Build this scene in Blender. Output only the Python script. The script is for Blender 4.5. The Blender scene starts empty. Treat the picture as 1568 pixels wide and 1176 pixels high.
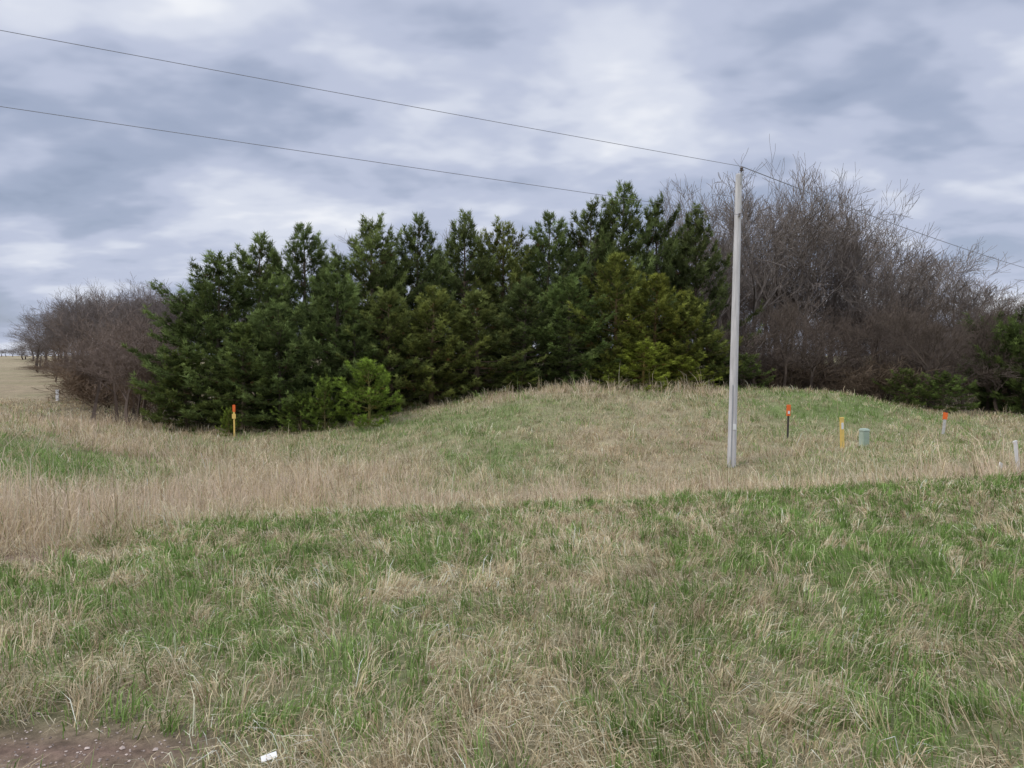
import bpy, bmesh, math, numpy as np
from mathutils import Vector
R=np.random.default_rng(7)
scene=bpy.context.scene
CAMZ=1.6; P=math.radians(2.2); F=1132.0
def px2w(px,py,d):
    u=(px-784)/F; v=(588-py)/F
    dy=math.cos(P)+v*math.sin(P); dz=-math.sin(P)+v*math.cos(P)
    s=d/dy
    return (u*s,d,CAMZ+dz*s)
# ---------------- terrain ----------------
C=[]
for t in [(1568,735,12.5),(1350,745,12.2),(1120,757,12),(784,776,11.5),(450,792,10.5),(200,830,9),(0,880,7.5),
 (0,800,10.5),(0,740,14),(0,650,25),(100,650,32),(0,590,60),(0,562,120),(60,590,60),(90,614,50),(150,650,40),(200,690,27),
 (250,720,22),(250,780,15),(450,660,32),(450,720,22),(450,765,16),(360,668,31),(300,662,33),
 (620,645,31),(620,700,24),(620,760,17),(700,622,33),(780,608,33),(850,599,33),(850,640,28.5),(850,680,25),(850,720,21),(850,752,18),
 (950,599,33.5),(1100,601,34),(1000,650,27),(1120,715,21),(1180,599,36),(1300,605,36),(1380,628,35),(1450,648,33),(1568,657,32),
 (1207,672,26),(1207,640,30),(1288,687,23),(1447,665,29),(1556,735,17),(1568,700,22),(1350,715,19)]:
    C.append(px2w(*t))
for x,y,z in [(0,14,-1.5),(5,14.3,-1.45),(-4,13.4,-1.45),(10,14.6,-1.2),(0,0,0),(-4,0,0),(4,0,0),(0,3,-.03),(-3,3,-.03),(3,3,-.03),(-12,0,.1),(12,0,0),
  (0,6.5,-.26),(4,6.5,-.24),(-4,6,-.28),(0,9,-.5),(5,9,-.42),(9,9,-.3),(-20,0,.2),(20,0,.1),(0,-20,.1),(-25,10,.1),(25,10,-.3),(0,42,-.5),(10,42,-.5),(-10,42,-1.2),
  (20,42,-1),(30,40,-1.4),(-20,50,-1.6),(0,60,-.8),(25,60,-.8),(-30,70,-1),(-45,90,-.2),(0,100,-.3),(50,60,-.8),(60,100,0),(-80,60,.4),(-60,30,.6),(-40,20,.3),(60,20,-.5),(60,-30,0),(-60,-30,.3),(0,-60,0),
  (-100,150,1.1),(0,160,.5),(100,160,.6),(-140,60,.9),(140,60,.3)]:
    C.append((x,y,z))
CP=np.array(C)
def phi(r2): return 0.5*r2*np.log(r2+1e-9)
NC=len(CP); A=np.zeros((NC+3,NC+3))
D2=((CP[:,None,:2]-CP[None,:,:2])**2).sum(-1)
A[:NC,:NC]=phi(D2)+np.eye(NC)*0.6
A[:NC,NC]=1;A[:NC,NC+1:]=CP[:,:2];A[NC,:NC]=1;A[NC+1:,:NC]=CP[:,:2].T
WT=np.linalg.solve(A,np.r_[CP[:,2],0,0,0])
def height(x,y):
    x=np.asarray(x,float);y=np.asarray(y,float);sh=x.shape;x=x.ravel();y=y.ravel()
    out=np.zeros(len(x))
    for i in range(0,len(x),20000):
        X=x[i:i+20000];Y=y[i:i+20000]
        cx=np.clip(X,-160,160);cy=np.clip(Y,-70,190)
        d=(cx[:,None]-CP[None,:,0])**2+(cy[:,None]-CP[None,:,1])**2
        z=phi(d)@WT[:NC]+WT[NC]+WT[NC+1]*cx+WT[NC+2]*cy
        r=np.hypot(X,Y-30); w=np.clip((r-110)/80,0,1); w=w*w*(3-2*w)
        out[i:i+20000]=z*(1-w)+0.9*w
    return out.reshape(sh)
def gz(x,y): return float(height(np.array([x]),np.array([y]))[0])
G=R.random((256,256))
def vn(x,y,s):
    x=x/s+57.3;y=y/s+91.7
    xi=np.floor(x).astype(int);yi=np.floor(y).astype(int);fx=x-xi;fy=y-yi
    fx=fx*fx*(3-2*fx);fy=fy*fy*(3-2*fy)
    g=lambda a,b:G[a&255,b&255]
    return (g(xi,yi)*(1-fx)+g(xi+1,yi)*fx)*(1-fy)+(g(xi,yi+1)*(1-fx)+g(xi+1,yi+1)*fx)*fy
def fbm(x,y,s):
    a,b=x*.8-y*.6,x*.6+y*.8
    return .5*vn(x,y,s)+.3*vn(a+31,b-17,s*.47)+.2*vn(b-11,a+43,s*.21)
def pdist(x,y,pts):
    d=np.full(x.shape,1e9)
    for (ax,ay),(bx,by) in zip(pts[:-1],pts[1:]):
        vx,vy=bx-ax,by-ay
        t=np.clip(((x-ax)*vx+(y-ay)*vy)/(vx*vx+vy*vy),0,1)
        d=np.minimum(d,np.hypot(x-ax-t*vx,y-ay-t*vy))
    return d
L2=lambda L:[px2w(*t)[:2] for t in L]
EDGE=L2([(-400,960,6.5),(0,880,7.7),(200,832,9.3),(450,792,10.8),(784,776,11.8),(1120,757,12.3),(1568,735,12.9),(2200,720,13)])
EX=[p[0] for p in EDGE];EY=[p[1] for p in EDGE]
DITCH=L2([(-300,880,9),(0,850,9.5),(150,800,12.5),(330,755,16.5),(500,765,15.5),(784,765,15.5),(1120,742,16.5),(1568,722,16),(2000,710,16)])
VAL=L2([(450,735,19),(300,720,22),(200,680,27),(60,640,33)])
CREST=L2([(770,608,33),(850,600,33.3),(960,600,33.8),(1090,602,34)])
def bump(x,y,px,py,d,rx,ry):
    a,b,_=px2w(px,py,d); return np.exp(-((x-a)/rx)**2-((y-b)/ry)**2)
def tallness(x,y):
    t=np.exp(-(pdist(x,y,DITCH)/1.8)**2)
    t=np.maximum(t,.6*np.exp(-(pdist(x,y,VAL)/3.6)**2))
    t=np.maximum(t,.75*np.exp(-(pdist(x,y,CREST)/1.3)**2))
    far=(y>np.interp(x,EX,EY)-.15+1.6*(fbm(x,y,1.3)-.5))
    return t*far*np.clip(.25+1.4*fbm(x-3,y+8,2.0),0,1)*(1-.8*bump(x,y,-20,700,18.5,3.4,5))
def greenness(x,y):
    mown=1/(1+np.exp(np.clip((y-np.interp(x,EX,EY)+.1+2.2*(fbm(x,y,1.6)-.5))*3.0,-50,50)))
    base=.50+.14*bump(x,y,350,880,7.5,2.5,1.3)+.34*bump(x,y,1700,900,6.2,3.4,5)+.28*bump(x,y,60,980,5,1.6,1.2)-.14*bump(x,y,700,1100,3.4,1.4,1.3)-.1*bump(x,y,900,900,7,2.2,1.5)+.2*bump(x,y,1150,775,11.3,7,.8)
    g1=base+1.0*(fbm(x,y,1.3)-.5)+1.1*(fbm(x+5,y-9,.4)-.5)
    o=.40+.9*(fbm(x+9,y,3.)-.5)+.7*(fbm(x+9,y,.8)-.5)+.5*bump(x,y,750,690,24,1.8,3.5)+.55*bump(x,y,740,635,29.5,5.5,2.8)+.5*bump(x,y,1240,615,34,5,3)-.3*bump(x,y,950,650,27,4,3)+.9*bump(x,y,-20,700,18.5,3.6,5)+.25*bump(x,y,1350,640,29,5,3)
    o=o-.6*tallness(x,y)-.35*np.clip((y-32)/6,0,1)*(x<-12)
    return np.clip(mown*g1+(1-mown)*o,0,1)
def rustness(x,y):
    return np.clip(.9*bump(x,y,240,700,24.5,2.2,1.6)+.55*bump(x,y,130,640,36,5,6)+.4*bump(x,y,60,600,60,12,16)+.35*bump(x,y,1040,690,24,3,3)+.25*(fbm(x-7,y,3.3)-.3),0,1)
def dirtness(x,y):
    d=bump(x,y,40,1150,2.9,.68,.28)*1.4+.9*bump(x,y,20,862,8.2,.8,.5)
    return np.clip(d*(.2+1.5*fbm(x,y,.22)),0,1)
DEAD=np.array([(.62,.52,.32),(.52,.42,.25),(.76,.67,.47),(.34,.25,.15),(.66,.54,.35)])
GREEN=np.array([(.18,.28,.07),(.23,.33,.095),(.31,.40,.15),(.14,.22,.055)])
# ---------------- mesh helpers ----------------
def build(name,verts,faces_by_n,cols=None,mats=(),matidx=None,smooth=False,link=True):
    me=bpy.data.meshes.new(name)
    nv=len(verts);me.vertices.add(nv);me.vertices.foreach_set('co',np.ascontiguousarray(verts,dtype=np.float32).ravel())
    loops=np.concatenate([f.ravel() for f in faces_by_n]).astype(np.int32)
    tot=np.concatenate([np.full(len(f),f.shape[1]) for f in faces_by_n]).astype(np.int32)
    st=np.r_[0,np.cumsum(tot)[:-1]].astype(np.int32)
    me.loops.add(len(loops));me.loops.foreach_set('vertex_index',loops)
    me.polygons.add(len(tot));me.polygons.foreach_set('loop_start',st);me.polygons.foreach_set('loop_total',tot)
    for m in mats: me.materials.append(m)
    if matidx is not None: me.polygons.foreach_set('material_index',matidx.astype(np.int32))
    me.polygons.foreach_set('use_smooth',np.full(len(tot),smooth))
    me.update(calc_edges=True)
    if cols is not None:
        a=me.color_attributes.new('Col','FLOAT_COLOR','POINT')
        c=np.ones((nv,4),np.float32);c[:,:3]=cols;a.data.foreach_set('color',c.ravel())
    if not link: return me
    ob=bpy.data.objects.new(name,me);scene.collection.objects.link(ob);return ob
def addobj(name,me,loc=(0,0,0),rot=(0,0,0),sc=(1,1,1),col=(1,1,1),parent=None):
    ob=bpy.data.objects.new(name,me);scene.collection.objects.link(ob)
    ob.location=loc;ob.rotation_euler=rot;ob.scale=sc;ob.color=(*col,1)
    if parent: ob.parent=parent
    return ob
def tubes(p0,p1,r0,r1,k=3):
    p0=np.array(p0,float);p1=np.array(p1,float);r0=np.array(r0,float)[:,None];r1=np.array(r1,float)[:,None]
    d=p1-p0;d/=np.linalg.norm(d,axis=1,keepdims=True)+1e-9
    ref=np.where(np.abs(d[:,2:3])>.9,np.array([[1.,0,0]]),np.array([[0,0,1.]]))
    a=np.cross(d,ref);a/=np.linalg.norm(a,axis=1,keepdims=True);b=np.cross(d,a)
    V=[]
    for p,r in((p0,r0),(p1,r1)):
        for i in range(k):
            t=2*math.pi*i/k;V.append(p+r*(a*math.cos(t)+b*math.sin(t)))
    V=np.stack(V,1);N=len(p0);base=(np.arange(N)*2*k)[:,None]
    Fs=[]
    for i in range(k):
        j=(i+1)%k;Fs.append(base+np.array([[i,j,k+j,k+i]]))
    return V.reshape(-1,3),np.concatenate(Fs)
# ---------------- materials ----------------
def mat(name):
    m=bpy.data.materials.new(name);m.use_nodes=True;nt=m.node_tree
    return m,nt,nt.nodes['Principled BSDF']
def leafmat(name,objcol=False,transl=.3):
    m=bpy.data.materials.new(name);m.use_nodes=True;nt=m.node_tree;N=nt.nodes;Lk=nt.links
    N.remove(N['Principled BSDF'])
    b=N.new('ShaderNodeBsdfDiffuse')
    at=N.new('ShaderNodeAttribute');at.attribute_name='Col';c=at.outputs['Color']
    if objcol:
        oi=N.new('ShaderNodeObjectInfo');mx=N.new('ShaderNodeMix');mx.data_type='RGBA';mx.blend_type='MULTIPLY';mx.inputs[0].default_value=1
        Lk.new(c,mx.inputs[6]);Lk.new(oi.outputs['Color'],mx.inputs[7]);c=mx.outputs[2]
    Lk.new(c,b.inputs['Color']);o=b.outputs[0]
    if transl>0:
        tr=N.new('ShaderNodeBsdfTranslucent');Lk.new(c,tr.inputs['Color'])
        ms=N.new('ShaderNodeMixShader');ms.inputs[0].default_value=transl
        Lk.new(o,ms.inputs[1]);Lk.new(tr.outputs[0],ms.inputs[2]);o=ms.outputs[0]
    Lk.new(o,N['Material Output'].inputs[0])
    return m
def flat(name,col,rough=.6,var=.15,scale=8,stretch=(1,1,1),bump=.0):
    m,nt,b=mat(name);N=nt.nodes;Lk=nt.links
    tc=N.new('ShaderNodeTexCoord');mp=N.new('ShaderNodeMapping');mp.inputs['Scale'].default_value=stretch
    no=N.new('ShaderNodeTexNoise');no.inputs['Scale'].default_value=scale;no.inputs['Detail'].default_value=6
    cr=N.new('ShaderNodeValToRGB');cr.color_ramp.elements[0].position=.3;cr.color_ramp.elements[1].position=.7
    cr.color_ramp.elements[0].color=(*[c*(1-var) for c in col],1);cr.color_ramp.elements[1].color=(*[min(1,c*(1+var)) for c in col],1)
    Lk.new(tc.outputs['Object'],mp.inputs[0]);Lk.new(mp.outputs[0],no.inputs['Vector']);Lk.new(no.outputs[0],cr.inputs[0]);Lk.new(cr.outputs[0],b.inputs['Base Color'])
    b.inputs['Roughness'].default_value=rough
    if bump:
        bp=N.new('ShaderNodeBump');bp.inputs['Strength'].default_value=bump;bp.inputs['Distance'].default_value=.02;Lk.new(no.outputs[0],bp.inputs['Height']);Lk.new(bp.outputs[0],b.inputs['Normal'])
    return m
M_grass=leafmat('grass_blades',transl=.25)
M_need=leafmat('pine_needles',True,.18)
M_bark=leafmat('bark',True,0.0)
M_ground,nt,b=mat('ground_soil_and_thatch');N=nt.nodes;Lk=nt.links
at=N.new('ShaderNodeAttribute');at.attribute_name='Col'
tc=N.new('ShaderNodeTexCoord')
n1=N.new('ShaderNodeTexNoise');n1.inputs['Scale'].default_value=14;n1.inputs['Detail'].default_value=8;n1.inputs['Roughness'].default_value=.75
n2=N.new('ShaderNodeTexNoise');n2.inputs['Scale'].default_value=1.7;n2.inputs['Detail'].default_value=6
for q in(n1,n2):Lk.new(tc.outputs['Object'],q.inputs['Vector'])
mr=N.new('ShaderNodeMapRange');mr.inputs[1].default_value=.3;mr.inputs[2].default_value=.7;mr.inputs[3].default_value=.45;mr.inputs[4].default_value=1.35
Lk.new(n1.outputs[0],mr.inputs[0])
mr2=N.new('ShaderNodeMapRange');mr2.inputs[1].default_value=.3;mr2.inputs[2].default_value=.7;mr2.inputs[3].default_value=.8;mr2.inputs[4].default_value=1.15
Lk.new(n2.outputs[0],mr2.inputs[0])
mu=N.new('ShaderNodeMath');mu.operation='MULTIPLY';Lk.new(mr.outputs[0],mu.inputs[0]);Lk.new(mr2.outputs[0],mu.inputs[1])
vm=N.new('ShaderNodeVectorMath');vm.operation='SCALE';Lk.new(at.outputs['Color'],vm.inputs[0]);Lk.new(mu.outputs[0],vm.inputs['Scale'])
Lk.new(vm.outputs[0],b.inputs['Base Color']);b.inputs['Roughness'].default_value=1;b.inputs['Specular IOR Level'].default_value=.1
bp=N.new('ShaderNodeBump');bp.inputs['Strength'].default_value=.8;bp.inputs['Distance'].default_value=.05;Lk.new(n1.outputs[0],bp.inputs['Height']);Lk.new(bp.outputs[0],b.inputs['Normal'])
# ---------------- ground sheet ----------------
xs=np.sinh(np.linspace(-6.6,6.6,381))*8
ys=np.sinh(np.linspace(-6.6,6.6,401))*8+10
X,Y=np.meshgrid(xs,ys);Z=height(X,Y)
g=greenness(X,Y)[...,None];dd=dirtness(X,Y)[...,None];ru=rustness(X,Y)[...,None]
col=(1-g)*np.array([.37,.30,.19])+g*np.array([.17,.21,.075])
col=col*(1-ru*.6)+ru*.6*np.array([.26,.18,.115])
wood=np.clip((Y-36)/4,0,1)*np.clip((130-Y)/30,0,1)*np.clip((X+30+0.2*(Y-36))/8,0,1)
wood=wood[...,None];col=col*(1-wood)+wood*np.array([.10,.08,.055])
col=col*(1-dd)+dd*np.array([.25,.17,.125])
nx,ny=len(xs),len(ys)
i=np.arange(nx-1);j=np.arange(ny-1);I,J=np.meshgrid(i,j);q=(J*nx+I).ravel()
quads=np.stack([q,q+1,q+1+nx,q+nx],1)
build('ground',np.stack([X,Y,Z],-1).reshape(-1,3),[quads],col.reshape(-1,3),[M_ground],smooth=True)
# ---------------- grass ----------------
def blades(name,x,y,L,w,lean,yaw,col,curl=.5):
    n=len(x);z=height(x,y)-.01
    b=np.stack([x,y,z],1)
    d=np.stack([np.cos(yaw),np.sin(yaw),0*yaw],1)
    fa=R.random(n)*math.pi;s=np.stack([np.cos(fa),np.sin(fa),0*fa],1)*(w/2)[:,None]
    hx=np.sin(lean)*L;hz=np.cos(lean)*L
    mid=b+d*(hx*.4)[:,None];mid[:,2]+=hz*.62+.015*np.sin(lean)
    tip=b+d*hx[:,None];tip[:,2]+=hz*(1-curl*np.sin(lean))+.01
    tip+=R.normal(0,.08,(n,3))*L[:,None]
    V=np.stack([b-s,b+s,mid-s*.85,mid+s*.85,tip],1).reshape(-1,3)
    k=(np.arange(n)*5)[:,None]
    return build(name,V,[k+np.array([[0,1,3,2]]),k+np.array([[2,3,4]])],np.repeat(col,5,0),[M_grass])
def sample(N,r0,r1,pw,half=.84):
    u=R.random(N);e=2-pw
    r=(r0**e+u*(r1**e-r0**e))**(1/e) if abs(e)>1e-6 else r0*(r1/r0)**u
    a=(R.random(N)*2-1)*half
    return r*np.sin(a),r*np.cos(a),r
def mk(name,N,r0,r1,pw,zone,tufts=0,per=0,tsp=.05):
    x,y,r=sample(N,r0,r1,pw)
    flow=vn(x,y,.55)*9+vn(x+50,y,2.2)*4
    yaw=flow+R.normal(0,.9,len(x));tuft=np.zeros(len(x));tb=np.ones(len(x));tg=np.zeros(len(x))-1
    if tufts:
        tx,ty,tr_=sample(tufts,r0,r1,pw)
        tyaw=np.repeat(vn(tx,ty,1.2)*12+R.normal(0,.8,tufts),per);tbr=np.repeat(R.uniform(.75,1.3,tufts),per)
        tz=np.repeat(R.uniform(.7,1.35,tufts),per)
        gt=np.repeat((R.random(tufts)<greenness(tx,ty)*.75).astype(float),per)
        ax=np.repeat(tx,per)+R.normal(0,tsp,tufts*per);ay=np.repeat(ty,per)+R.normal(0,tsp,tufts*per)
        x=np.r_[x,ax];y=np.r_[y,ay];yaw=np.r_[yaw,tyaw+R.normal(0,.5,tufts*per)];tuft=np.r_[tuft,tz];tb=np.r_[tb,tbr];tg=np.r_[tg,gt]
        r=np.hypot(x,y)
    ye=np.interp(x,EX,EY)
    keep=(y<ye+1.2) if zone=='near' else (y>ye-.6)
    keep&=R.random(len(x))>dirtness(x,y)*1.1
    if zone!='near': keep&=~((y>38)&(x>-22)&(R.random(len(x))>.3))
    x,y,r,yaw,tuft,tb,tg=[q[keep] for q in(x,y,r,yaw,tuft,tb,tg)];n=len(x)
    g=greenness(x,y);t=tallness(x,y)
    isg=np.where(tg<0,R.random(n)<g*.9+.03,tg*(R.random(n)<.85)>.5)
    pal=DEAD[np.minimum((R.random(n)*5).astype(int),4)];pg=GREEN[(R.random(n)*4).astype(int)]
    dcol=pal*(.7+.6*fbm(x,y,.8))[:,None]
    ru=(rustness(x,y)*(R.random(n)<.8))[:,None]*.75;dcol=dcol*(1-ru)+ru*np.array([.40,.27,.17])
    c=np.where(isg[:,None],pg*(.85+.3*vn(x,y,.6))[:,None],dcol)
    c*=R.uniform(.75,1.2,(n,1))*tb[:,None]
    c=np.clip(c,0,.8)
    clump=.55+.9*vn(x-9,y+3,.28)*vn(x+3,y-8,.9)*1.9
    tt=tuft>0
    if zone=='near':
        L=np.where(isg,R.uniform(.05,.13,n),R.uniform(.08,.2,n))*clump
        L=np.where(tt&~isg,R.uniform(.13,.27,n)*tuft,L);L=np.where(tt&isg,R.uniform(.09,.18,n)*tuft,L)
        lean=np.where(isg,np.abs(R.normal(.45,.3,n)),np.clip(R.normal(1.05,.35,n),.1,1.5))
        w=np.where(isg,.0055,.0042)*np.maximum(1,r/4.5)**.8
        L*=1+.9*t
    else:
        L=(R.uniform(.12,.3,n))*clump*(1+1.3*t)*(1-.2*isg)*np.where(tt,1.5*np.maximum(tuft,.5),1)
        lean=np.clip(R.normal(.75-.35*t,.35,n)+.15*tt,0,1.4)
        w=.0085*(r/14)**.8*R.uniform(.7,1.3,n)
        pink=np.array([.70,.57,.42]);c=np.where((isg|(R.random(n)>t*.6))[:,None],c,pink*R.uniform(.8,1.15,(n,1))*tb[:,None])
    blades(name,x,y,L,w,lean,yaw,c)
mk('mown_grass',165000,1.6,16,1.0,'near',4200,26,.035)
mk('dry_grass',230000,7,60,1.25,'far',9000,14,.10)
x,y,r=sample(60000,7,48,1.0)
t=tallness(x,y);k=R.random(len(x))<t*.8*(vn(x,y,1.4)>.35)
x,y,r,t=x[k],y[k],r[k],t[k];n=len(x)
blades('tall_dry_grass_stalks',x,y,R.uniform(.3,.7,n)*(.4+.7*vn(x,y,1.7)),.005*(r/10)**.7,np.abs(R.normal(.25,.25,n)),R.random(n)*6.28,np.array([.68,.56,.42])*R.uniform(.7,1.15,(n,1)),.1)
def gravel():
    V=[];Fs=[];c=[]
    oct_=np.array([(1,0,0),(-1,0,0),(0,1,0),(0,-1,0),(0,0,1),(0,0,-1)],float)
    of=np.array([(0,2,4),(2,1,4),(1,3,4),(3,0,4),(2,0,5),(1,2,5),(3,1,5),(0,3,5)])
    cx,cy,_=px2w(60,1150,2.9)
    for i in range(1100):
        x=cx+R.normal(0,.6);y=cy+R.normal(0,.3)
        if y<1.5: continue
        s=R.uniform(.002,.008)*(1 if R.random()<.92 else 2.2)
        v=oct_*s*R.uniform(.6,1.2,(6,3));v[:,2]*=.7
        a=R.random()*6.28;rot=np.array([[math.cos(a),-math.sin(a),0],[math.sin(a),math.cos(a),0],[0,0,1]])
        V.append(v@rot.T+np.array([x,y,gz(x,y)+s*.3]));Fs.append(of+6*(len(V)-1))
        c.append(np.repeat([np.array([.32,.26,.22])*R.uniform(.5,1.9)],6,0))
    return build('gravel',np.concatenate(V),[np.concatenate(Fs)],np.concatenate(c),[M_bark])
gravel()
# ---------------- pines ----------------
def pine(seed,H,Rad,sp,nl,nw,ntu,dens=1.,irregular=.15,topw=.7):
    r=np.random.default_rng(seed)
    p0=[];p1=[];r0=[];r1=[];T=[];D=[];S=[];K=[]
    zz=np.linspace(0,H,9);wx=np.cumsum(r.normal(0,.012*H/3,9));wy=np.cumsum(r.normal(0,.012*H/3,9));wx[0]=wy[0]=0
    tr=.016*H
    for a in range(8):
        p0.append((wx[a],wy[a],zz[a]));p1.append((wx[a+1],wy[a+1],zz[a+1]));r0.append(tr*(1-zz[a]/H)+.01);r1.append(tr*(1-zz[a+1]/H)+.01)
    z=.03*H;bulge=r.uniform(.68,1.25,(12,6))
    while z<H*.975:
        t=z/H
        prof=min(1,(1-t)/.72)**topw*(.72+.28*min(1,t/.25))
        nb=r.integers(5,8) if t<.8 else r.integers(3,6)
        a0=r.random()*6.28
        for bi in range(nb):
            az=a0+bi*6.283/nb+r.normal(0,.25)
            L=Rad*prof*r.uniform(1-2.6*irregular,1+irregular*1.6)*bulge[int(((az%6.283)/6.283)*12)%12,min(5,int(t*6))]+.06*Rad
            el=math.radians(-6+58*t+r.normal(0,9))
            bz=z+r.normal(0,sp*.22)
            bx=np.interp(z,zz,wx);by=np.interp(z,zz,wy)
            hd=np.array([math.cos(az),math.sin(az),0]);pd=np.array([-math.sin(az),math.cos(az),0])
            f=lambda s:np.array([bx,by,bz])+hd*(s*L*math.cos(el))+np.array([0,0,s*L*math.sin(el)+.22*L*s*s-.05*L*math.sin(math.pi*s)])
            pts=[f(s) for s in(0,.35,.7,1)]
            for a in range(3):
                p0.append(pts[a]);p1.append(pts[a+1]);r0.append(.011*L*(1-a*.3)+.004);r1.append(.011*L*(1-(a+1)*.3)+.003)
            m=max(3,int(dens*L/(nl*.32)));kb=r.uniform(.55,1.6)
            s=r.uniform(.22,1,m)**.7
            for si in s:
                lat=r.normal(0,.5)*(.32*L*(1-si)+nl*.8)
                c=f(si)+pd*lat+hd*abs(lat)*.45+np.array([0,0,r.normal(0,nl*.3)+abs(lat)*.12])
                T.append(c);dd=hd*.7+pd*np.sign(lat)*min(1,abs(lat)/nl)*.5+np.array([0,0,.6+.6*t]);D.append(dd/np.linalg.norm(dd));S.append(si);K.append(kb)
            for e in range(3):
                T.append(f(1.+.02*e)+r.normal(0,nl*.2,3)+np.array([0,0,e*nl*.35]));dd=hd*.5+np.array([0,0,1.]);D.append(dd/np.linalg.norm(dd));S.append(1.25);K.append(kb)
        z+=sp*r.uniform(.7,1.3)*(1.15-.3*t)
    for k in range(10):
        s=1-k*.012;T.append(np.array([wx[-1],wy[-1],H*s]));D.append(np.array([r.normal(0,.3),r.normal(0,.3),1.]));S.append(1.);K.append(1)
    T=np.array(T);D=np.array(D);S=np.array(S);K=np.array(K);n=len(T)
    TT=np.repeat(T,ntu,0);DD=np.repeat(D,ntu,0);m=len(TT)
    v=DD+r.normal(0,.5,(m,3));v/=np.linalg.norm(v,axis=1,keepdims=True)
    ln=nl*r.uniform(.7,1.2,(m,1));st=TT+r.normal(0,nl*.14,(m,3))
    sd=np.cross(v,r.normal(0,1,(m,3)));sd/=np.linalg.norm(sd,axis=1,keepdims=True)+1e-9
    V=np.stack([st-sd*nw*.5,st+sd*nw*.5,st+v*ln],1).reshape(-1,3)
    F3=np.arange(3*m).reshape(-1,3)
    base=np.array([.12,.148,.055])
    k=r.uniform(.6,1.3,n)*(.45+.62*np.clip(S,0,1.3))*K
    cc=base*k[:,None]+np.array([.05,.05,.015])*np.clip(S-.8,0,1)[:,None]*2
    br=(r.random(n)<.06)&(S<.6);cc[br]=(.14,.09,.05)
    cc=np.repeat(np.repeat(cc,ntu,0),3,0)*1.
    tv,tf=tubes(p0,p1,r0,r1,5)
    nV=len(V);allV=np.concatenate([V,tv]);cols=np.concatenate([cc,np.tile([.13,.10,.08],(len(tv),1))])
    mi=np.r_[np.zeros(len(F3)),np.ones(len(tf))]
    return build('pine_mesh',allV,[F3,tf+nV],cols,[M_need,M_bark],mi,link=False)
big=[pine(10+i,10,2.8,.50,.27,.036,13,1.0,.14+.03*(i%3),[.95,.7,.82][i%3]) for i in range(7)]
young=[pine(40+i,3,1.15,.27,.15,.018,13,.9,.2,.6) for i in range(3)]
def place_tree(name,meshes,Hm,Rm,px,py,d,Rw,col=(1,1,1),parent=None):
    x,y,zt=px2w(px,py,d);g=gz(x,y);H=zt-g
    me=meshes[R.integers(len(meshes))]
    return addobj(name,me,(x,y,g-.05),(0,0,R.random()*6.28),(Rw/Rm,Rw/Rm,(H+.05)/Hm),col,parent)
o=(1.35,1.2,.7)
dk=(.85,.88,.85);bg=(.93,1.0,.92)
PL=[(300,440,36,2.9,bg),(338,396,35,3.3,bg),(392,368,37,3.2,(1.1,1.15,1.05)),(430,470,33.3,2.3,bg),(462,346,38,3.0,bg),(520,402,35,2.9,bg),(562,344,38,3.0,(1.1,1.1,1)),(600,450,34.8,2.3,(1.15,1.1,.9)),
 (635,338,40,2.8,dk),(660,440,35.5,2.4,(1.3,1.2,.9)),(706,333,40,2.9,(1,1,.95)),(728,452,36,2.5,(1.1,1.05,.9)),(775,349,41,2.8,(1.2,1.1,.85)),(800,430,37,2.5,dk),(838,328,41,2.9,bg),(870,430,37,2.4,(.95,1.05,.9)),
 (903,315,42,2.9,(1,1,1)),(958,283,42,3.2,(.95,1,.95)),(940,395,37,2.5,(1.25,1.15,.75)),(1003,310,44,2.9,dk),(1000,425,37.5,2.5,o),(1063,322,43,2.6,(.8,.8,.8)),(1050,450,38,2.2,(1.2,1.1,.75)),(1085,500,38.5,1.8,(1,1,.8)),
 (370,500,33,2.2,(1.05,1.1,.9)),(285,530,34.5,2.0,(1,1.02,.8)),(540,480,34,2.1,bg),
 (590,390,44,2.8,dk),(670,388,45,2.8,dk),(740,390,45,2.8,dk),(808,384,45,2.8,dk),(870,370,46,2.8,dk),(930,350,47,3,dk),(500,405,43,2.8,dk),(430,405,42,2.8,dk),(1035,375,47,2.8,dk)]
for a in PL: place_tree('pine_tree',big,10,2.8,*a)
YL=[(565,556,31,1.45,(1.3,1.5,.7)),(497,585,31.5,.8,(1.2,1.35,.75)),(460,607,31.8,.9,(1.1,1.25,.75)),(350,628,31.3,.42,(1.3,1.4,.7)),(985,530,35,1.7,(1.4,1.35,.6)),(1045,550,35.5,1.5,(1.25,1.2,.55)),(940,560,35,1.1,(1.1,1.1,.6)),
 (1390,568,38,1.2,(.85,.9,.7)),(1445,575,37.5,1.3,(.75,.85,.65)),(1535,490,41,2.4,(.6,.68,.6)),(1570,500,39,2.2,(.7,.78,.65)),(1140,545,38,1.3,(.7,.75,.6)),(1600,520,38,2,(.8,.9,.7)),(800,570,35,1.,(.95,.95,.6))]
for a in YL: place_tree('young_pine_tree',young,3,1.15,*a)
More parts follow.
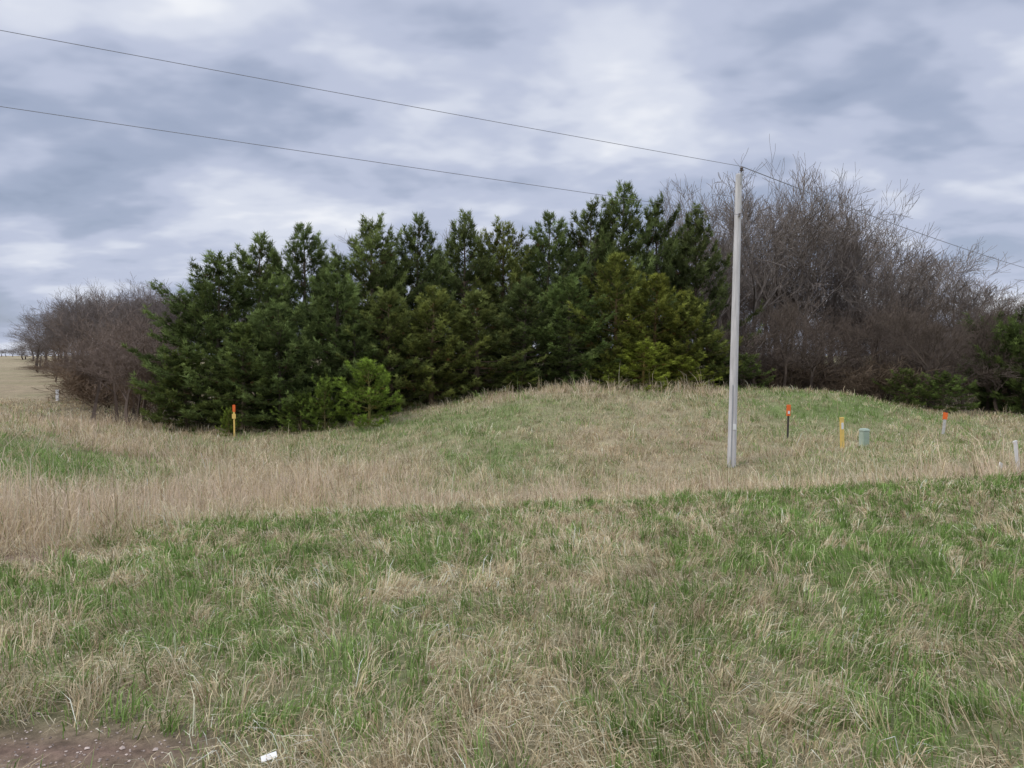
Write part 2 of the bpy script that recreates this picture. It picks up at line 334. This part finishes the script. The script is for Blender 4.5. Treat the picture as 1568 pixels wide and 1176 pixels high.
# ---------------- bare trees ----------------
def bare(seed,H,depth=5,shrub=False,spread=.75,col=(.158,.138,.122)):
    r=np.random.default_rng(seed);p0=[];p1=[];r0=[];r1=[];lv=[]
    def grow(p,d,L,rad,k):
        ns=4 if k<depth else 3
        kids=[]
        for s in range(ns):
            d=d+r.normal(0,.13 if k else .05,3)+np.array([0,0,.035]);d/=np.linalg.norm(d)
            q=p+d*L/ns;ra=rad*(1-.5*s/ns);rb=rad*(1-.5*(s+1)/ns)
            p0.append(p);p1.append(q);r0.append(max(ra,.010));r1.append(max(rb,.008));lv.append(k)
            p=q
            if k<depth and (s>=(2 if k==0 else 0)) and (r.random()<.8 or k==0):
                for _ in range(2 if k==0 else 1): kids.append((p.copy(),d.copy(),rb,s))
        if k<depth: kids.append((p.copy(),d.copy(),rb,ns))
        for (q,dd,rb,s) in kids:
            v=r.normal(0,1,3);v-=dd*v.dot(dd);v/=np.linalg.norm(v)
            an=r.uniform(.5,1.05)*spread if s<ns else r.uniform(.1,.4)
            nd=dd*math.cos(an)+v*math.sin(an);nd[2]+=.12 if k<2 else .05
            nd/=np.linalg.norm(nd)
            grow(q,nd,L*r.uniform(.5,.8)*(1 if k else .95),rb*r.uniform(.5,.78),k+1)
    if shrub:
        for _ in range(7):
            a=r.random()*6.28;l=r.uniform(.05,.4);grow(np.array([r.normal(0,.5),r.normal(0,.5),0]),np.array([math.cos(a)*l,math.sin(a)*l,1.]),H*r.uniform(.25,.5),.03,2)
    else:
        grow(np.zeros(3),np.array([r.normal(0,.04),r.normal(0,.04),1.]),H*.36,.015*H,0)
    tv,tf=tubes(p0,p1,r0,r1,3)
    zmax=np.percentile(tv[:,2],99.5);tv=tv*(H/zmax)
    lv=np.array(lv);c=np.array(col)*(1+.08*lv)[:,None]*r.uniform(.8,1.2,(len(lv),1))
    return build('bare_mesh',tv,[tf],np.repeat(c,6,0),[M_bark],link=False)
bt=[bare(100+i,12,5,spread=[.75,.9,.85,.8,.95,.8][i]) for i in range(6)]
bs=[bare(200+i,4,5,True,col=(.15,.125,.10),spread=.9) for i in range(4)]
BL=[(1058,275,50),(1100,300,48),(1150,262,50),(1195,256,53),(1235,270,50),(1275,295,53),(1320,310,52),(1345,340,56),(1375,362,49),(1410,362,52),(1455,385,53),(1500,395,55),(1545,430,54),(1590,425,56),(1650,420,54),
    (1170,280,58),(1255,288,58),(1125,290,56),(1215,275,60),(1300,310,60),(1430,385,60),(1340,345,62)]
for px,py,d in BL: place_tree('bare_tree',bt,12,1,px,py,d,R.uniform(.95,1.15),(1,.97,.94))
for px,py,d in [(598,372,50),(688,366,50),(1015,330,50),(790,372,52)]: place_tree('bare_tree',bt,12,1,px,py,d,.8)
def empty(name):
    e=bpy.data.objects.new(name,None);scene.collection.objects.link(e);return e
E=empty('distant_tree_line')
tops=lambda px:np.interp(px,[1000,1200,1300,1400,1568,1800],[385,355,390,440,465,460])
for i in range(66):
    px=R.uniform(1080,1800);d=R.uniform(56,85)
    place_tree('bare_tree_mass',bt,12,1,px,tops(px)+R.uniform(0,90),d,R.uniform(.8,1.2),(.72,.67,.63),E)
for i in range(56):
    px=R.uniform(32,300);top=np.interp(px,[20,60,90,160,270],[525,478,448,438,435])
    d=np.interp(px,[20,60,120,270],[150,110,90,72])*R.uniform(.9,1.15)
    place_tree('bare_tree_mass',bt,12,1,px,top+R.uniform(-4,45),d,R.uniform(.8,1.05),(.88,.85,.85),E)
for i in range(14):
    place_tree('bare_tree_mass',bt,12,1,R.uniform(320,900),R.uniform(440,480),R.uniform(60,80),1,(.85,.82,.85),E)
for i in range(46):
    px=R.uniform(-300,60);d=R.uniform(380,520)
    place_tree('bare_tree_mass',bt,12,1,px,R.uniform(530,537),d,R.uniform(1.2,2.2),(.8,.8,.85),E)
U=empty('underbrush_thicket')
for i in range(100):
    px=R.uniform(1090,1750);d=R.uniform(40,56) if px<1380 else R.uniform(38,56)
    place_tree('thicket_sapling',bt,12,1,px,R.uniform(440,560),d,R.uniform(.45,.65),(.60,.54,.49),U)
for i in range(50):
    px=R.uniform(1090,1750);d=R.uniform(40,60)
    place_tree('thicket_shrub',bs,4,1,px,R.uniform(530,580),d,R.uniform(1.,1.6),(.62,.55,.47),U)
for i in range(24):
    px=R.uniform(40,240);d=np.interp(px,[40,130,250],[90,50,38])*R.uniform(.95,1.2)
    place_tree('thicket_sapling',bt,12,1,px,np.interp(px,[40,60,250],[535,530,480])+R.uniform(-15,50),d,R.uniform(.45,.65),(.85,.75,.67),U)
for i in range(30):
    px=R.uniform(34,240);d=np.interp(px,[30,130,250],[100,50,38.5])*R.uniform(1.,1.2)
    place_tree('thicket_shrub',bs,4,1,px,np.interp(px,[34,60,250],[550,552,560])+R.uniform(-15,25),d,R.uniform(1,1.6),(.85,.72,.6),U)
for px,py,d in [(175,458,37.5),(215,472,38),(140,500,42),(243,520,36.5),(195,520,35.5)]:
    place_tree('small_bare_tree',bt,12,1,px,py,d,.62,(1.0,.88,.8))
# ---------------- pole & wires ----------------
M_pole=flat('weathered_pole',(.56,.54,.52),.8,.2,3,(6,6,.5),.3)
M_metal=flat('galvanised_metal',(.35,.36,.37),.45,.1,20)
M_ins=flat('porcelain',(.12,.09,.08),.25,.1,20)
M_tag=flat('white_tag',(.75,.75,.72),.5,.05,20)
M_wire=flat('wire',(.22,.22,.24),.5,.1,20)
def box(name,c,s,m,parent=None,rot=(0,0,0),bev=.004,taper=1):
    bm=bmesh.new();bmesh.ops.create_cube(bm,size=1)
    for v in bm.verts:
        k=taper if v.co.z>0 else 1
        v.co.x*=s[0]*k;v.co.y*=s[1]*k;v.co.z*=s[2]
    if bev: bmesh.ops.bevel(bm,geom=bm.edges[:],offset=bev,segments=2,affect='EDGES')
    me=bpy.data.meshes.new(name);bm.to_mesh(me);bm.free();me.materials.append(m)
    return addobj(name,me,c,rot,parent=parent)
def lathe(name,prof,m,loc,parent=None,rot=(0,0,0),k=16):
    V=[];Fs=[]
    for r_,z in prof:
        for i in range(k): V.append((r_*math.cos(6.2832*i/k),r_*math.sin(6.2832*i/k),z))
    for a in range(len(prof)-1):
        for i in range(k): j=(i+1)%k;Fs.append((a*k+i,a*k+j,(a+1)*k+j,(a+1)*k+i))
    Fs.append(tuple(range(k))[::-1]);Fs.append(tuple((len(prof)-1)*k+i for i in range(k)))
    me=bpy.data.meshes.new(name);me.from_pydata(V,[],Fs);me.materials.append(m)
    for p in me.polygons:p.use_smooth=True
    try: me.set_sharp_from_angle(angle=.7)
    except Exception: pass
    return addobj(name,me,loc,rot,parent=parent)
def pole(x,y,zt,lean=0.):
    g=gz(x,y);H=zt-g;e=empty('utility_pole');e.location=(x,y,g);e.rotation_euler=(0,lean,0)
    lathe('shaft',[(.125,-.3),(.122,.4),(.108,H*.5),(.088,H-.12),(.086,H-.1),(.06,H-.07)],M_pole,(0,0,0),e)
    lathe('insulator',[(.02,0),(.02,.06),(.05,.07),(.055,.1),(.03,.11),(.045,.13),(.045,.15),(.02,.19)],M_ins,(.06,-.04,H-.07),e)
    box('top_bracket',(.05,-.09,H-.22),(.04,.035,.34),M_metal,e)
    box('neutral_clevis',(0,-.115,H-1.25),(.05,.08,.09),M_metal,e)
    lathe('neutral_spool',[(.03,-.04),(.035,-.03),(.02,0),(.035,.03),(.03,.04)],M_ins,(0,-.17,H-1.25),e)
    box('pole_tag',(.02,-.127,1.15),(.09,.012,.16),M_tag,e)
    box('ground_wire_moulding',(-.05,-.118,1.2),(.025,.02,2.3),M_metal,e)
    return Vector((x+math.sin(lean)*H+.06,y-.04,g+H+.12)),Vector((x+math.sin(lean)*(H-1.25),y-.17,g+H-1.25))
bx,by,_=px2w(1120,715,21);_,_,zt=px2w(1127,262,21)
A1,A2=pole(bx,by,zt,math.radians(.8))
l1=Vector(px2w(0,40,14.6));l2=Vector(px2w(0,158,14.6))
f=2.6
Lp=A1+(l1-A1)*f;Lp2=A2+(l2-A2)*f
B1,B2=pole(Lp.x,Lp.y,Lp.z-.1)
r1_=Vector(px2w(1568,400,43));Rp=A1+(r1_-A1)*1.8
C1,C2=pole(Rp.x,Rp.y,Rp.z-.1)
def wire(a,b,sag,rad=.0065):
    pts=[a.lerp(b,t)-Vector((0,0,sag*4*t*(1-t))) for t in np.linspace(0,1,33)]
    v,fc=tubes([tuple(p) for p in pts[:-1]],[tuple(p) for p in pts[1:]],[rad]*32,[rad]*32,6)
    build('power_line',v,[fc],None,[M_wire],smooth=True)
wire(A1,B1,.1);wire(A2,Vector((B2.x,B2.y,Lp2.z)),.1);wire(A1,C1,.4,.012)
# ---------------- markers ----------------
M_or=flat('orange_plastic',(.80,.16,.03),.45,.08,20)
M_ye=flat('yellow_plastic',(.80,.56,.16),.5,.08,10)
M_bk=flat('dark_post',(.05,.04,.035),.6,.2,20)
M_wh=flat('white_plastic',(.78,.77,.74),.5,.05,10)
M_gp=flat('pale_green_enamel',(.42,.50,.40),.45,.1,6)
M_gd=flat('green_enamel_dark',(.32,.40,.31),.5,.1,6)
M_ct=flat('concrete',(.5,.48,.45),.9,.15,12)
def root(name,px,py,d,rot=(0,0,0)):
    x,y,_=px2w(px,py,d);e=empty(name);e.location=(x,y,gz(x,y));e.rotation_euler=rot;return e
e=root('orange_utility_marker',1206,672,26,(0,.02,.2))
box('post',(0,0,.38),(.065,.03,.86),M_bk,e);box('orange_cap',(0,-.002,1.0),(.15,.045,.40),M_or,e,bev=.01);box('label',(0,-.028,.93),(.08,.006,.10),M_wh,e,bev=0)
e=root('orange_utility_marker',1444,665,29,(0,.09,-.2))
box('post',(0,0,.3),(.10,.05,.7),M_ct,e);box('orange_cap',(0,-.002,.72),(.16,.06,.28),M_or,e,bev=.01);box('cap_top',(.02,0,.9),(.07,.05,.1),M_bk,e)
e=root('yellow_gas_line_marker',1290,687,23,(0,-.05,.3))
box('post',(0,0,.45),(.15,.045,1.0),M_ye,e,bev=.012);box('label',(0,-.0262,.72),(.085,.006,.2),M_wh,e,bev=0);box('cap',(0,0,.965),(.16,.055,.05),M_ye,e,bev=.01)
e=root('utility_pedestal',1323,683,24,(0,0,.25))
box('body',(0,0,.26),(.25,.22,.52),M_gp,e,bev=.02);box('cap',(0,0,.55),(.29,.26,.09),M_gp,e,bev=.025,taper=.85);box('door_panel',(0,-.113,.27),(.19,.008,.38),M_gd,e,bev=.003);box('lock',(.06,-.12,.3),(.03,.012,.05),M_metal,e);box('base',(0,0,0),(.30,.27,.08),M_gd,e)
e=root('white_marker_post',1561,735,17,(0,-.16,.2))
box('post',(0,0,.42),(.11,.03,.98),M_wh,e,bev=.01);box('cap',(0,0,.9),(.115,.038,.05),M_wh,e,bev=.008)
e=root('white_marker_post',1528,730,18,(0,.5,.4))
box('stub',(0,0,.1),(.13,.03,.3),M_wh,e,bev=.008);box('cap',(0,0,.25),(.135,.035,.03),M_wh,e)
e=root('white_marker_post',88,614,50)
box('post',(0,0,.3),(.22,.06,.85),M_wh,e,bev=.01);box('cap',(0,0,.74),(.23,.07,.04),M_wh,e,bev=.008)
e=root('yellow_gas_line_marker',359,668,31)
box('post',(0,0,.6),(.07,.04,1.25),M_ye,e,bev=.008);box('orange_cap',(0,-.002,1.18),(.12,.05,.3),M_or,e,bev=.01);box('label',(0,-.03,.85),(.16,.01,.2),M_ye,e,bev=0)
x,y,_=px2w(412,1168,2.85);box('paper_litter',(x,y,gz(x,y)+.045),(.06,.035,.003),M_wh,None,(.2,-.15,.4),bev=.001)
# ---------------- world ----------------
w=bpy.data.worlds.new('World');scene.world=w;w.use_nodes=True;nt=w.node_tree;N=nt.nodes;Lk=nt.links
bgd=N['Background'];out=N['World Output']
el,azd=math.radians(52),math.radians(-125)
sk=N.new('ShaderNodeTexSky');sk.sky_type='NISHITA';sk.sun_disc=False;sk.sun_elevation=el;sk.sun_rotation=azd;sk.air_density=1;sk.dust_density=1
Lk.new(sk.outputs[0],bgd.inputs[0]);bgd.inputs[1].default_value=.1
tc=N.new('ShaderNodeTexCoord');sp=N.new('ShaderNodeSeparateXYZ');Lk.new(tc.outputs['Generated'],sp.inputs[0])
def M(op,a,b=None,c=None):
    m=N.new('ShaderNodeMath');m.operation=op
    for i,v in enumerate((a,b,c)):
        if v is None: continue
        if isinstance(v,(int,float)): m.inputs[i].default_value=v
        else: Lk.new(v,m.inputs[i])
    return m.outputs[0]
zc=M('MAXIMUM',sp.outputs[2],0.0);za=M('ADD',zc,.26)
u=M('DIVIDE',sp.outputs[0],za);v=M('DIVIDE',sp.outputs[1],za)
cb=N.new('ShaderNodeCombineXYZ');Lk.new(u,cb.inputs[0]);Lk.new(v,cb.inputs[1])
def noise(rot,sc,scale,det,ro,dist,off=(0,0,0)):
    mp=N.new('ShaderNodeMapping');mp.inputs['Rotation'].default_value=(0,0,rot);mp.inputs['Scale'].default_value=sc;mp.inputs['Location'].default_value=off
    Lk.new(cb.outputs[0],mp.inputs[0]);no=N.new('ShaderNodeTexNoise');Lk.new(mp.outputs[0],no.inputs['Vector'])
    no.inputs['Scale'].default_value=scale;no.inputs['Detail'].default_value=det;no.inputs['Roughness'].default_value=ro;no.inputs['Distortion'].default_value=dist
    return no.outputs[0]
a=noise(.3,(.8,1.05,1),2.0,4,.48,.15,(3.1,1.7,0))
b2=noise(-.35,(.8,1.05,1),6.5,3,.5,.2,(7.3,2.2,0))
c3=noise(0,(1,1,1),.8,1,.5,0,(1.3,5.2,0))
mix=M('ADD',M('ADD',M('MULTIPLY',a,.55),M('MULTIPLY',b2,.17)),M('MULTIPLY',c3,.28))
cr=N.new('ShaderNodeValToRGB');Lk.new(mix,cr.inputs[0]);els=cr.color_ramp.elements;cr.color_ramp.interpolation='EASE'
els[0].position=.37;els[0].color=(.31,.36,.49,1);els[1].position=.65;els[1].color=(.90,.92,.97,1)
for p_,c_ in((.44,(.39,.445,.59,1)),(.51,(.52,.57,.72,1)),(.58,(.70,.74,.85,1))):
    q_=els.new(p_);q_.color=c_
mrz=N.new('ShaderNodeMapRange');mrz.inputs[1].default_value=.43;mrz.inputs[2].default_value=.9;mrz.inputs[3].default_value=1.0;mrz.inputs[4].default_value=2.8;Lk.new(zc,mrz.inputs[0])
bg2=N.new('ShaderNodeBackground');Lk.new(cr.outputs[0],bg2.inputs[0]);Lk.new(mrz.outputs[0],bg2.inputs[1])
ms=N.new('ShaderNodeMixShader')
cov=N.new('ShaderNodeMapRange');cov.inputs[1].default_value=.35;cov.inputs[2].default_value=.5;cov.inputs[3].default_value=.75;cov.inputs[4].default_value=.97;Lk.new(mix,cov.inputs[0])
Lk.new(cov.outputs[0],ms.inputs[0]);Lk.new(bgd.outputs[0],ms.inputs[1]);Lk.new(bg2.outputs[0],ms.inputs[2]);Lk.new(ms.outputs[0],out.inputs[0])
ld=bpy.data.lights.new('sun','SUN');ld.energy=1.5;ld.angle=math.radians(22);ld.color=(1,.94,.85)
s=bpy.data.objects.new('sun',ld);scene.collection.objects.link(s)
dirv=Vector((math.sin(azd)*math.cos(el),math.cos(azd)*math.cos(el),math.sin(el)))
s.rotation_euler=dirv.to_track_quat('Z','Y').to_euler()
# ---------------- camera ----------------
cd=bpy.data.cameras.new('camera');cd.sensor_width=36;cd.lens=36*F/1568;cd.clip_end=6000;cd.clip_start=.05
co=bpy.data.objects.new('camera',cd);scene.collection.objects.link(co);co.location=(0,0,CAMZ);co.rotation_euler=(math.radians(90)-P,0,0);scene.camera=co
scene.view_settings.view_transform='Standard';scene.view_settings.look='None';scene.view_settings.exposure=0
